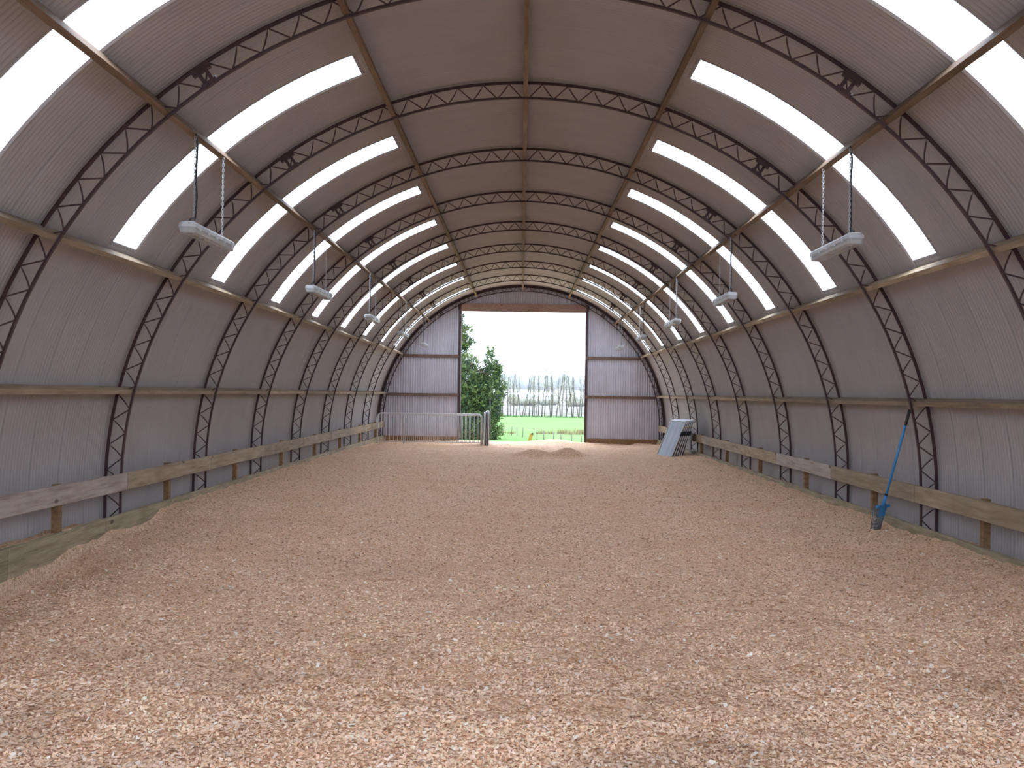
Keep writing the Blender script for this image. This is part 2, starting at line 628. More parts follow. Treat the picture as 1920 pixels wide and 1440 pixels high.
def sheet_mesh(name, t0, t1, rows, dr=0.0):
    """one corrugated sheet: ridges follow the arch, 10 waves across plus a side lap"""
    cols = 10 * 8 + 5
    ys = np.arange(cols) * (PITCH_C / 8.0)
    wave = AMP * np.cos(2 * PI * ys / PITCH_C) + 0.011 * ys / SW + dr
    ts = np.linspace(t0, t1, rows)
    if abs(t1) > 90 or abs(t0) > 90:
        a, b = (t0, t1) if abs(t0) < abs(t1) else (t1, t0)
        sg = math.copysign(1, b)
        ts = np.concatenate([np.linspace(a, 90 * sg, rows - 1), [b]])
    P = []
    for t in ts:
        for y, w in zip(ys, wave):
            x, z = prof(float(t), R_SHEET + float(w))
            P.append((x, y, z))
    n = len(ts)
    i = (np.arange(cols - 1)[None, :] + np.arange(n - 1)[:, None] * cols).ravel()
    return np_mesh(name, P, np.stack([i, i + 1, i + cols + 1, i + cols], 1))


ceiling = tag(empty('ceiling'), 'corrugated steel barrel roof between the two lower purlins', 'ceiling', kind='structure')
wall_left = tag(empty('wall_left'), 'pale curved corrugated wall on the left below the skylights', 'wall', kind='structure')
wall_right = tag(empty('wall_right'), 'pale curved corrugated wall on the right below the skylights', 'wall', kind='structure')
TA, TB = 20.4, 57.7
me_crown = sheet_mesh('corrugated_sheet', -TA - 0.5, TA + 0.5, 21, 0.002)
me_hl, me_hr = sheet_mesh('corrugated_sheet', -TB, -TA, 20), sheet_mesh('corrugated_sheet', TA, TB, 20)
me_sl, me_sr = sheet_mesh('skylight_panel', -TB, -TA, 20), sheet_mesh('skylight_panel', TA, TB, 20)
me_wl, me_wr = sheet_mesh('corrugated_sheet', -TB + 0.5, -97.8, 20, 0.002), sheet_mesh('corrugated_sheet', TB - 0.5, 97.8, 20, 0.002)
n_cols = (K_LAST - K_FIRST) * SHEETS
for i in range(-1, n_cols):
    y = Y_START + (i + 0.25) * SW          # the sheet grid is a quarter sheet off the trusses
    sky = (i % SHEETS) == 2
    if i == n_cols - 1:
        y -= 0.05
    loc = (0, y, 0)
    add('corrugated_sheet', me_crown, M['sheet'], ceiling, loc)
    if sky:
        add('skylight_panel', me_sl, M['skylight'], ceiling, loc)
        add('skylight_panel', me_sr, M['skylight'], ceiling, loc)
    else:
        add('corrugated_sheet', me_hl, M['sheet'], ceiling, loc)
        add('corrugated_sheet', me_hr, M['sheet'], ceiling, loc)
    add('corrugated_sheet', me_wl, M['sheet'], wall_left, loc)
    add('corrugated_sheet', me_wr, M['sheet'], wall_right, loc)

# ------------------------------------------------------------------ far end wall
DX0, DX1, DZ = -2.22, 2.30, 4.18
YW = Y_END + 0.10
YF = Y_START - 0.06
wall_back = tag(empty('wall_back', (0, YW, 0)), 'ribbed corrugated end wall around the tall doorway', 'wall', kind='structure')


def arch_z(x):
    r = R_SHEET + 0.02
    s = min(1.0, abs(x) / (r * KX))
    return r * KZ * math.sqrt(max(0.0, 1 - s * s))


def end_sheet(x0, x1, zb):
    p = 0.088
    n = max(2, int(round((x1 - x0 + 0.03) / (p / 10))))
    top, bot = [], []
    for k in range(n + 1):
        x = x0 + (x1 - x0 + 0.03) * k / n
        w = 0.042 * (0.5 + 0.5 * math.cos(2 * PI * x / p)) ** 2.2 + 0.004 * k / n
        zt = arch_z(x)
        if zt <= zb:
            zt = zb + 0.001
        top.append((x, w, zt))
        bot.append((x, w, zb))
    mb = MB()
    rings = []
    for f in (0.0, 0.5, 1.0):
        rings.append([(a[0], a[1], b[2] + (a[2] - b[2]) * f) for a, b in zip(top, bot)])
    mb.loft(rings, closed=False, caps=False, smooth=True)
    return mb


def spans(a, b, w):
    n = max(1, int(math.ceil((b - a) / w - 0.2)))
    return [(a + (b - a) * i / n, a + (b - a) * (i + 1) / n) for i in range(n)]


wall_front = tag(empty('wall_front', (0, YF, 0)), 'unseen corrugated end wall added behind the camera around the entrance doorway', 'wall', kind='structure')  # out of view, added to cut the daylight reaching the near end
for a, b in spans(-5.22, DX0, 0.76) + spans(DX1, 5.22, 0.76):
    o = end_sheet(a, b, -0.42).build('corrugated_sheet', M['endsheet'], wall_back)
    add('corrugated_sheet', o.data, None, wall_front)
for a, b in spans(DX0, DX1, 0.76):
    o = end_sheet(a, b, DZ + 0.05).build('corrugated_sheet', M['endsheet'], wall_back)
    add('corrugated_sheet', o.data, None, wall_front)
# dark angle closing the edge between roof sheets and end wall
rings = []
for t in [-97, -90] + list(np.linspace(-86, 86, 50)) + [90, 97]:
    ring = []
    for rr, yy in ((5.10, -0.05), (5.185, -0.05), (5.185, -0.035), (5.10, -0.035)):
        x, z = prof(float(t), rr)
        ring.append((x, yy, z))
    rings.append(ring)
MB().loft(rings).build('edge_angle', M['steel'], wall_back)
for a, b in ((-5.1, DX0 - 0.05), (DX1 + 0.0, 5.1)):
    # bottom boards and two girts each side
    MB().box(((a + b) / 2, -0.03, -0.55), (b - a, 0.05, 0.38)).build('bottom_board', M['post'], wall_back)
    for gz in (1.14, 2.55):
        lim = 5.0 * math.sqrt(1 - (gz / 5.0) ** 2)
        a2, b2 = max(a, -lim), min(b, lim)
        MB().box(((a2 + b2) / 2, -0.045, gz), (b2 - a2, 0.06, 0.10)).build('girt', M['girt'], wall_back)

door = tag(empty('door_1', (0, YW, -0.6)), 'tall open doorway with brown lintel looking out to the field', 'doorway', kind='structure')
for x in (DX0 - 0.03, DX1 + 0.03):
    mb = MB().box((x, -0.06, 2.55), (0.075, 0.012, 5.05)).box((x - 0.032, -0.02, 2.55), (0.012, 0.09, 5.05)).box((x + 0.032, -0.02, 2.55), (0.012, 0.09, 5.05))
    p = mb.build('post', M['steel'], door)
    pl = MB()
    pl.box((x, -0.085, DZ + 0.75), (0.16, 0.02, 0.20))
    pl.build('cleat', M['steel'], p)
MB().box(((DX0 + DX1) / 2, -0.06, DZ + 0.145 + 0.6), (DX1 - DX0 + 0.0, 0.10, 0.29)).build('lintel', M['lintel'], door)

# ------------------------------------------------------------------ purlins: one timber per bay, nine lines
PURLIN_NAMES = {0: 'crown purlin along the very top of the arch'}
n_trim = 0
for pi, t in enumerate(T_PURLIN):
    for sd in ((1,) if pi == 0 else (-1, 1)):
        n_trim += 1
        side = 'left' if sd < 0 else 'right'
        lab = ['brown timber crown purlin along the very top of the arch',
               'brown timber purlin at the upper ends of the %s skylights' % side,
               'brown timber purlin crossing the %s skylights and carrying the lights' % side,
               'pale timber purlin at the lower ends of the %s skylights' % side,
               'pale timber purlin halfway up the %s wall' % side][pi]
        tr = tag(empty('trim_%d' % n_trim), lab, 'purlin', kind='structure')
        a = math.radians(t * sd)
        er = Vector((math.sin(a), 0, math.cos(a)))
        et = Vector((math.cos(a), 0, -math.sin(a)))
        th, r0, r1 = 0.055, 4.992, 5.184
        mb = MB()
        rings = []
        for yy in (0.006, BAY - 0.006):
            ring = []
            for rr, w in ((r0, -1), (r0, 1), (r1, 1), (r1, -1)):
                p = Vector((rr * KX * math.sin(a), yy, rr * KZ * math.cos(a))) + et * (w * th / 2)
                ring.append(p)
            rings.append(ring)
        mb.loft(rings)
        me = mb.mesh('purlin_timber')
        for k in range(K_FIRST, K_LAST):
            last = (k == K_LAST - 1)
            mat = M['purlin'] if pi < 3 else M['girtwall']
            o = add('purlin_timber', me, mat, tr, (0, Y0 + k * BAY, 0))

# ------------------------------------------------------------------ outdoor ground
def ground_z(x, y):
    z = np.interp(y, [-300, 38, 41, 60, 160, 172, 300, 450, 900], [-0.95, -0.95, -0.95, -1.05, -2.18, -2.2, -0.6, 3.0, 6.0])
    z = z + 0.04 * value_noise(x, y, 6.0, 21) + 0.25 * value_noise(x, y, 60.0, 22) * sstep(y, 60, 140)
    return z


gx = np.concatenate([np.linspace(-400, -30, 14), np.arange(-28, 28.1, 1.0), np.linspace(30, 400, 14)])
gy = np.concatenate([np.linspace(-300, -12, 10), np.arange(-10, 38, 4.0), np.arange(38, 120, 1.5), np.arange(120, 200, 4), np.linspace(205, 900, 24)])
v, q = grid(gx, gy, ground_z)
ground = add('ground', np_mesh('ground', v, q), M['grass'])
tag(ground, 'bright green field beyond the doorway', 'field', kind='structure')

# ================================================================== THINGS
# ------------------------------------------------------------------ arched lattice trusses
def chord_mesh(name, r0, r1, leg_at_inner):
    """angle section swept along the arch"""
    ts = [-97.0, -90.0] + list(np.linspace(-86, 86, 60)) + [90.0, 97.0]
    rings = []
    w, th = 0.019, 0.006
    ra, rb = (r0, r1)
    for t in ts:
        if leg_at_inner:     # flange on the inside face, leg pointing out
            sec = [(ra, -w), (ra, w), (ra + th, w), (ra + th, th / 2), (rb, th / 2), (rb, -th / 2), (ra + th, -th / 2), (ra + th, -w)]
        else:
            sec = [(rb, w), (rb, -w), (rb - th, -w), (rb - th, -th / 2), (ra, -th / 2), (ra, th / 2), (rb - th, th / 2), (rb - th, w)]
        ring = []
        for rr, yy in sec:
            x, z = prof(float(t), rr)
            ring.append((x, yy, z))
        rings.append(ring)
    return MB().loft(rings).mesh(name)


def web_mesh(sd):
    """continuous bent rod zig-zagging between the chords on one half"""
    dt = 3.56 / 2
    ri, ro = R_IN - 0.005, R_OUT - 0.028
    pts = []
    n = int(97 / dt)
    t = 0.55
    k = 0
    while t < 97.0:
        r = ri if k % 2 == 0 else ro
        x, z = prof(t, r)
        pts.append((sd * x, 0, z))
        tn = t + dt
        if k % 2 == 1 and tn < 97:      # the return leg bows
            for f in (0.2, 0.4, 0.6, 0.8):
                xm, zm = prof(t + dt * f, ro + (ri - ro) * (1 - (1 - f) ** 1.35))
                pts.append((sd * xm, 0, zm))
        t = tn
        k += 1
    return MB().tube(pts, 0.0085, 5).mesh('web_rod')


me_out = chord_mesh('outer_chord', R_OUT - 0.034, R_OUT, False)
me_in = chord_mesh('inner_chord', R_IN - 0.024, R_IN + 0.006, True)
me_web = {-1: web_mesh(-1), 1: web_mesh(1)}


def splice_mesh(sd):
    mb = MB()
    a = math.radians(35.3 * sd)
    er = Vector((math.sin(a), 0, math.cos(a)))
    et = Vector((math.cos(a), 0, -math.sin(a)))
    c = Vector((5.07 * KX * math.sin(a), 0, 5.07 * KZ * math.cos(a)))
    for w in (-0.038, 0.038):
        mb.bar(c + et * w - er * 0.10, c + et * w + er * 0.085, 0.034, 0.03, (0, 1, 0))
    mb.bar(c - et * 0.075 - er * 0.095, c + et * 0.075 - er * 0.095, 0.06, 0.04, er)
    mb.bar(c - et * 0.095 + er * 0.06, c + et * 0.095 + er * 0.06, 0.06, 0.065, er)
    return mb.mesh('splice_bracket')


def bolt_mesh(sd, which):
    mb = MB()
    a = math.radians(35.3 * sd)
    er = Vector((math.sin(a), 0, math.cos(a)))
    et = Vector((math.cos(a), 0, -math.sin(a)))
    c = Vector((5.07 * KX * math.sin(a), 0, 5.07 * KZ * math.cos(a)))
    for w, r in (((-0.075, 0.05), (0.075, -0.075))[which],):
        p = c + et * w + er * r
        mb.tube([p + et * -0.018 + Vector((0, -0.02, 0)), p + et * 0.018 + Vector((0, -0.02, 0))], 0.010, 6)
    return mb.mesh('bolt')


def make_truss():
    tr = empty('arch_truss', (0, Y0, 0))
    add('outer_chord', me_out, M['steel'], tr)
    add('inner_chord', me_in, M['steel'], tr)
    for sd in (-1, 1):
        add('web_rod', me_web[sd], M['steel'], tr)
        s = add('splice_bracket', splice_mesh(sd), M['steel'], tr)
        for which in (0, 1):
            add('bolt', bolt_mesh(sd, which), M['galv'], s)
    return tr


TRUSS_LABELS = {
    -2: 'dark steel arched truss nearest the camera, just outside the picture',
    -1: 'nearest dark steel arched truss, its crown cut off by the top edge',
    0: 'nearest dark steel arched truss whose crown is in view, behind the blue shovel',
    1: 'second dark steel arched truss whose crown is in view, counted from the camera',
    2: 'third dark steel arched truss whose crown is in view, counted from the camera',
    3: 'fourth dark steel arched truss whose crown is in view, counted from the camera',
    4: 'fifth dark steel arched truss from the camera, third before the end wall',
    5: 'dark steel arched truss second before the end wall, above the leaning hurdles',
    6: 'last free-standing dark steel arched truss, right before the end wall',
    7: 'dark steel arched truss flat against the ribbed end wall'}
proto = make_truss()
first = True
for k in range(-2, 8):
    o = proto if first else copy_tree(proto)
    first = False
    o.location = (0, Y0 + k * BAY - (0.02 if k == 7 else 0), 0)
    tag(o, TRUSS_LABELS[k], 'truss', 'arched steel trusses')

# ------------------------------------------------------------------ kick rails along both walls
def bevel_plank(L, h, th, seed):
    """plank along y with slightly rounded edges, centred on x/z"""
    rnd = random.Random(seed)
    e = 0.006
    sec = [(-th / 2 + e, -h / 2), (th / 2 - e, -h / 2), (th / 2, -h / 2 + e), (th / 2, h / 2 - e),
           (th / 2 - e, h / 2), (-th / 2 + e, h / 2), (-th / 2, h / 2 - e), (-th / 2, -h / 2 + e)]
    rings = []
    for k in range(5):
        wz = rnd.uniform(-0.004, 0.004) if 0 < k < 4 else 0
        rings.append([(x, L * k / 4, z + wz) for x, z in sec])
    return MB().loft(rings).mesh('plank')


rail_me = [bevel_plank(BAY - 0.014, 0.215, 0.048, s) for s in (1, 2, 3)]
kick_me = [bevel_plank(2.39, 0.41, 0.075, s) for s in (4, 5, 6)]
for sd, side in ((-1, 'left'), (1, 'right')):
    rl = empty('timber_rail', (sd * 4.95, Y0, -0.6))
    tag(rl, 'tan timber guard rail on short posts over a kickboard along the %s wall' % side, 'rail', 'timber guard rails')
    for k in range(-3, 7):
        grey = (sd < 0 and k == -1) or (sd > 0 and k == 1)
        mat = M['rail_grey'] if grey else M['rail']
        me = rail_me[k % 3].copy()
        L_ = 1.0 if k < 6 else (0.95 if sd < 0 else 0.90)
        o = add('rail_board', me, mat, rl, (-sd * 0.012, k * BAY + 0.007, 0.655))
        o.scale = (1, L_, 1)
        if sd < 0 and k == -1:          # this board rises a little towards the camera
            o.location.z += 0.02
            o.rotation_euler.x = -0.0056
        p = MB().box((0, 0, 0.405), (0.075, 0.095, 0.74)).build('post', M['post'], rl, (sd * 0.052, (k + 0.49) * BAY, 0))
        if grey:
            tag(o, 'rail board weathered to pale grey')
    y = -10.3
    i = 0
    while y < 24.4:
        L_ = min(2.4, 24.9 - y) / 2.4
        o = add('kick_board', kick_me[i % 3].copy(), M['kick'], rl, (-sd * 0.005, y, 0.055))
        o.scale = (1, L_, 1)
        y += 2.4
        i += 1

# ------------------------------------------------------------------ hanging light fittings
def chain_mesh(L):
    mb = MB()
    n = int(L / 0.030)
    for i in range(n):
        z = -i * L / n
        hz = L / n * 0.72
        hw = 0.010
        ring = []
        for k in range(8):
            a = 2 * PI * k / 8
            w, h = hw * math.cos(a), hz * math.sin(a)
            ring.append((w, 0, z - L / n / 2 + h) if i % 2 == 0 else (0, w, z - L / n / 2 + h))
        ring.append(ring[0])
        mb.tube(ring, 0.0035, 4, caps=False)
    return mb.mesh('chain')


def make_lamp():
    L = empty('hanging_light', (0, 0, 0))        # origin under the purlin
    drop = 0.93
    zb = -drop
    W, H, LEN = 0.168, 0.095, 1.46

    def stadium(z0, z1, w, yl, n=6):
        """long box with rounded ends seen from above"""
        pts = []
        rr = w * 0.30
        for cx, cy, a0 in ((w / 2 - rr, yl / 2 - rr, 0), (-w / 2 + rr, yl / 2 - rr, 90), (-w / 2 + rr, -yl / 2 + rr, 180), (w / 2 - rr, -yl / 2 + rr, 270)):
            for k in range(n + 1):
                a = math.radians(a0 + 90 * k / n)
                pts.append((cx + rr * math.cos(a), cy + rr * math.sin(a)))
        return pts

    up = stadium(0, 0, W, LEN)

    def lay(s, z):
        return [(x * s, y * (1 - (1 - s) * W / LEN), zb + z) for x, y in up]

    hb = MB().loft([lay(1.0, 0.0), lay(1.0, 0.03), lay(0.86, 0.05), lay(0.70, 0.055)], smooth=False)
    hs = hb.build('housing', M['plastic'], L)
    db = MB().loft([lay(0.66, -0.062), lay(0.86, -0.050), lay(0.96, -0.02), lay(0.97, 0.0)], smooth=False)
    df = db.build('diffuser', M['diffuser'], L)
    for sx in (-1, 1):
        MB().tube([(sx * 0.038, -0.62, zb - 0.018), (sx * 0.038, 0.62, zb - 0.018)], 0.013, 8).build('lamp_tube', M['tubeglass'], L)
        for k in range(5):
            yk = -0.56 + 1.12 * k / 4
            MB().box((sx * (W / 2 + 0.004), yk, zb + 0.004), (0.012, 0.05, 0.05)).build('clip', M['plastic'], L)
    for ye in (-1, 1):
        MB().box((0, ye * (LEN / 2 - 0.055), zb - 0.03), (0.125, 0.05, 0.045)).build('lamp_holder', M['plastic'], L)
    cm = chain_mesh(drop - 0.055)
    for ye in (-0.49, 0.49):
        c = tag(add('chain', cm, M['chain'], L, (0, ye, 0.0)), kind='stuff')
        hk = []
        for k in range(7):
            a = PI * k / 6
            hk.append((0, 0.012 * math.cos(a), -drop + 0.055 + 0.045 * math.sin(a)))
        MB().tube(hk, 0.004, 5).build('hook', M['chain'], c)
    cp = [(0.0, -0.47, 0.03), (0.010, -0.478, 0.0)]
    for k in range(1, 9):
        cp.append((0.016 + 0.005 * math.sin(k * 1.3), -0.482 + 0.006 * math.cos(k * 2.1), -(drop - 0.13) * k / 8))
    cp += [(0.01, -0.50, -drop + 0.10), (0.01, -0.55, -drop + 0.108), (0.005, -0.61, -drop + 0.09), (0.0, -0.64, -drop + 0.04)]
    MB().tube(cp, 0.0105, 6).build('power_cable', M['cable'], L)
    return L


lamp0 = make_lamp()
ORD = ['nearest', 'second', 'third', 'fourth', 'farthest']
first = True
for sd, side in ((-1, 'left'), (1, 'right')):
    for i in range(5):
        o = lamp0 if first else copy_tree(lamp0)
        first = False
        y = 11.04 + 6.09 * i + (0.16 if sd > 0 and i < 2 else 0) + (0.19 if i == 4 else 0)
        o.location = (sd * 3.27, y, 3.735)
        o.rotation_euler = (0, 0, random.uniform(-0.02, 0.02))
        lab = ('%s of the five grey twin-tube lights hanging on chains in the %s row' % (ORD[i], side))
        tag(o, lab, 'light fitting', 'lights hanging under the skylights')

# ------------------------------------------------------------------ barriers by the door (left)
def rounded_frame(w, h, rr, rad, z0):
    """closed tube frame in the local x/z plane"""
    pts = []
    for cx, cz, a0 in ((w - rr, h - rr, 0), (rr, h - rr, 90)):
        pts.append([(cx + rr * math.cos(math.radians(a0 + 90 * k / 5)), 0, z0 + cz + rr * math.sin(math.radians(a0 + 90 * k / 5))) for k in range(6)])
    path = [(w, 0, z0 - 0.0)] + pts[0] + pts[1] + [(0, 0, z0)]
    return MB().tube(path, rad, 8)


def make_barrier(name, w, h, bars, label, loc, rot):
    b = tag(empty(name, loc), label, 'barrier', 'galvanised barriers by the door')
    b.rotation_euler = (0, 0, rot)
    rounded_frame(w, h, 0.12, 0.025, -0.04).build('frame', M['galv'], b)
    MB().tube([(0, 0, 0.10), (w, 0, 0.10)], 0.014, 6).build('bottom_rail', M['galv'], b)
    me = MB().tube([(0, 0, 0.10), (0, 0, h - 0.02 - 0.04)], 0.0115, 6).mesh('bar')
    for k in range(1, bars):
        add('bar', me, M['galv'], b, (w * k / bars, 0, 0))
    for xx in (0.02, w - 0.02):
        MB().box((xx, 0, -0.035), (0.05, 0.34, 0.02)).build('foot', M['galv'], b)
    return b


make_barrier('crowd_barrier', 3.50, 1.09, 26, 'long galvanised barrier with upright bars, its left end against the left wall', (-4.84, 36.05, -0.55), math.radians(0.2))
make_barrier('crowd_barrier', 2.70, 1.07, 20, 'shorter galvanised barrier with upright bars doubled up behind the long one', (-4.02, 36.62, -0.57), math.radians(-1.2))


def make_hurdle(label, group, L, H, sheeted, mats, cat='hurdle'):
    """local x along its length, z up its height, y thickness"""
    h = tag(empty('sheep_hurdle'), label, cat, group)
    r = 0.0165
    MB().tube([(0, 0, 0)] + [(0.06 - 0.06 * math.cos(a), 0, H - 0.06 + 0.06 * math.sin(a)) for a in np.linspace(0, PI / 2, 5)]
              + [(L - 0.06 + 0.06 * math.sin(a), 0, H - 0.06 + 0.06 * math.cos(a)) for a in np.linspace(0, PI / 2, 5)]
              + [(L, 0, 0), (0, 0, 0.0)], r, 8).build('frame', M['galv'], h)
    if sheeted:
        n = 24
        ra, rb = [], []
        for k in range(n + 1):
            x = 0.015 + (L - 0.03) * k / n
            d = 0.004 * math.cos(k * 2 * PI / n * 3)
            ra.append((x, d - 0.0015, 0.02))
            rb.append((x, d - 0.0015, H - 0.02))
        MB().loft([ra, rb], closed=False, caps=False).build('infill_sheet', M['galvsheet'], h)
        back = [[(p[0], p[1] + 0.003, p[2]) for p in ra], [(p[0], p[1] + 0.003, p[2]) for p in rb]]
        MB().loft(back, closed=False, caps=False).build('infill_sheet', M['galvsheet'], h)
    else:
        for k in range(1, 5):
            MB().tube([(0, 0, H * k / 5), (L, 0, H * k / 5)], 0.012, 6).build('bar', M['galv'], h)
    if mats:
        MB().box((L + 0.012, 0, H * 0.66), (0.03, 0.034, 0.13)).build('latch', M['blackpart'], h)
        MB().box((L + 0.012, 0, H * 0.82), (0.025, 0.030, 0.03)).build('tape', M['strap'], h)
    return h


def place_frame(o, origin, xdir, zdir):
    x = Vector(xdir).normalized()
    z = Vector(zdir)
    z = (z - x * z.dot(x)).normalized()
    y = z.cross(x)
    o.matrix_world = Matrix(((x.x, y.x, z.x, origin[0]), (x.y, y.y, z.y, origin[1]), (x.z, y.z, z.z, origin[2]), (0, 0, 0, 1)))


# stack leaning on the right rail
P_B0, P_B1 = Vector((3.99, 31.25, -0.53)), Vector((4.205, 29.85, -0.53))
HN = ['front hurdle with plain sheet face of the stack leaning on the right wall',
      'second hurdle behind the sheeted front one, leaning on the right wall',
      'third hurdle from the front of the stack leaning on the right wall',
      'fourth hurdle from the front of the stack leaning on the right wall',
      'fifth hurdle from the front of the stack leaning on the right wall',
      'last hurdle of the leaning stack, against the right guard rail']
for i in range(6):
    h = make_hurdle(HN[i], 'hurdles leaning on the right wall', (P_B1 - P_B0).length, 1.13, True, True)  # sheets behind the front hurdle are added to darken the gaps
    off = Vector((0.066 * i, 0.006 * i, 0))
    xd = P_B1 - P_B0
    lean = Vector((0.42 - 0.022 * i, 0.0, 1.03))
    place_frame(h, P_B0 + off, xd, lean)

# sheeted hurdles standing on end-on beside the barrier in the doorway
EN = ['left sheeted hurdle of the three standing end-on in the doorway', 'middle sheeted hurdle of the three standing end-on in the doorway',
      'right sheeted hurdle of the three standing end-on in the doorway, the tallest']
for i in range(3):
    h = make_hurdle(EN[i], 'hurdles standing end-on in the doorway', 1.5, 1.12 + 0.035 * i, True, False)
    x = -1.19 + 0.062 * i
    place_frame(h, (x - 0.10, 37.5, -0.58), (0.055, -1.0, 0), (0.0, 0, 1.0))
tp = MB().tube([(0, 0, 0), (0.01, 0, 0.8), (-0.015, 0, 1.66)], 0.011, 6).build('pole', M['galv'], None, (-1.045, 36.25, -0.57))
tag(tp, 'thin grey rod rising above the hurdles in the doorway', 'rod')

# ------------------------------------------------------------------ blue stable shovel
def make_shovel():
    s = tag(empty('stable_shovel'), 'blue long-handled wire basket shovel leaning on the right wall', 'shovel')
    top, sock = Vector((4.868, 13.40, 1.10)), Vector((4.712, 13.86, -0.13))
    d = (top - sock).normalized()
    g0 = top - d * 0.20
    hd = MB().tube([sock - d * 0.02, sock + d * 0.5, g0], 0.017, 8).build('handle', M['blue'], s)
    MB().tube([g0 - d * 0.01, g0 + d * 0.02, top - d * 0.02, top], [0.018, 0.0205, 0.0205, 0.017], 8).build('grip', M['blackpart'], s)
    MB().tube([sock + d * 0.13, sock + d * 0.155], 0.022, 8).build('collar', M['blackpart'], hd)
    MB().tube([sock - d * 0.05, sock + d * 0.12], [0.026, 0.021], 8).build('socket', M['blue'], s)
    # head: blue crossbar, side flanges and a wire mesh floor
    wv = Vector((0.86, 0.50, 0)).normalized()
    wv = (wv - d * wv.dot(d)).normalized()
    nv = wv.cross(d).normalized()            # faces the hall
    if nv.x > 0:
        nv = -nv
    hw, hl, dp = 0.105, 0.345, 0.055
    c0 = sock - d * 0.03
    MB().bar(c0 - wv * (hw + 0.012), c0 + wv * (hw + 0.012), 0.03, 0.03, nv).build('crossbar', M['blue'], s)
    # small blue plate below the crossbar
    MB().bar(c0 - d * 0.02 - nv * 0.012, c0 - d * 0.14 - nv * 0.02, 0.11, 0.004, nv).build('back_plate', M['blue'], s)
    mb = MB()
    for k in range(15):
        w = -hw + 2 * hw * k / 14
        e = abs(w) / hw
        z = nv * (dp * max(0, e - 0.75) * 4)
        mb.tube([c0 + wv * w + z, c0 + wv * w * 0.86 - d * hl + z * 0.3], 0.0030, 4)
    for k in range(1, 18):
        f = k / 17
        hwf = hw * (1 - 0.14 * f)
        dpf = dp * (1 - 0.7 * f)
        mb.tube([c0 - d * hl * f - wv * hwf + nv * dpf, c0 - d * hl * f - wv * hwf * 0.8, c0 - d * hl * f + wv * hwf * 0.8, c0 - d * hl * f + wv * hwf + nv * dpf], 0.0030, 4)
    tag(mb.build('wire_basket', M['bluemesh'], s), kind='stuff')
    rim = MB()
    for sg in (-1, 1):
        rim.tube([c0 + wv * hw * sg + nv * dp, c0 + wv * hw * 0.86 * sg - d * hl + nv * dp * 0.3], 0.006, 5)
    rim.tube([c0 - d * hl - wv * hw * 0.86 + nv * 0.016, c0 - d * hl, c0 - d * hl + wv * hw * 0.86 + nv * 0.016], 0.006, 5)
    rim.build('rim', M['bluemesh'], s)
    return s


make_shovel()

# ------------------------------------------------------------------ yellow marker outside
mk = empty('marker_post', (0.24, 40.2, -0.85))
tag(mk, 'short yellow marker post leaning outside the doorway', 'post')
mk.rotation_euler = (0, math.radians(17), 0)
MB().box((0, 0, 0.30), (0.13, 0.07, 0.60)).build('stake', M['yellow'], mk)
MB().box((0.02, 0, 0.60), (0.07, 0.075, 0.07)).build('cap', M['blackpart'], mk)

# ------------------------------------------------------------------ fence posts across the field
FP = [(-1.0, 59.8), (-0.5, 58.4), (-0.2, 57.3), (0.1, 55.7), (0.8, 52.1), (1.1, 50.4), (1.5, 48.9), (1.8, 47.5), (2.2, 46.2), (2.55, 44.9)]
fp_me = MB().tube([(0, 0, -0.1), (0.005, 0, 0.3), (0.0, 0, 0.50)], 0.022, 6).mesh('fence_post')
for i, (x, y) in enumerate(FP):
    o = add('fence_post', fp_me, M['fencepost'], None, (x, y, float(ground_z(np.array(x), np.array(y)))))
    o.rotation_euler = (random.uniform(-.05, .05), random.uniform(-.05, .05), 0)
    nth = ['leftmost', 'second', 'third', 'fourth', 'fifth', 'sixth', 'seventh', 'eighth', 'ninth', 'tenth'][i]
    tag(o, '%s thin fence post%s in the slanting line across the green field' % (nth, '' if i == 0 else ' from the left'), 'fence post', 'fence posts in the field')

# ------------------------------------------------------------------ conifers
def foliage(name, lobes, n_tufts, seed, leafs=16, size=0.16, dark=(0.020, 0.042, 0.026), light=(0.115, 0.155, 0.045)):
    rg = np.random.default_rng(seed)
    vol = np.array([l[3] * l[4] * l[5] for l in lobes]) ** (2 / 3)
    li = rg.choice(len(lobes), n_tufts, p=vol / vol.sum())
    L = np.array(lobes)[li]
    d = rg.normal(size=(n_tufts, 3))
    d /= np.linalg.norm(d, axis=1, keepdims=True)
    rad = 0.55 + 0.62 * rg.random(n_tufts) ** 0.8
    c = L[:, :3] + d * L[:, 3:6] * rad[:, None]
    out = d * 0.8 + np.array([0, 0, 0.55])
    out += rg.normal(scale=0.35, size=out.shape)
    out /= np.linalg.norm(out, axis=1, keepdims=True)
    tint = rg.random((n_tufts, 1))
    tcol = np.array(dark) * (1 - tint) + np.array(light) * tint
    m = leafs
    C_ = np.repeat(c, m, 0)
    O = np.repeat(out, m, 0)
    dirs = O * 0.8 + rg.normal(scale=0.55, size=O.shape)
    dirs /= np.linalg.norm(dirs, axis=1, keepdims=True)
    st = C_ + rg.normal(scale=size * 0.45, size=O.shape)
    ln = size * (0.5 + 0.8 * rg.random((len(st), 1)))
    side = np.cross(dirs, rg.normal(size=O.shape))
    side /= np.linalg.norm(side, axis=1, keepdims=True) + 1e-9
    wd = ln * 0.17
    V = np.stack([st - side * wd, st + side * wd, st + dirs * ln * 0.6 + side * wd * 1.1, st + dirs * ln], 1).reshape(-1, 3)
    F = np.arange(len(V)).reshape(-1, 4)
    me = np_mesh(name, V, F, smooth=False)
    cc = np.repeat(tcol, m, 0) * (0.8 + 0.4 * rg.random((n_tufts * m, 1)))
    color_attr(me, np.repeat(cc, 4, 0))
    return me


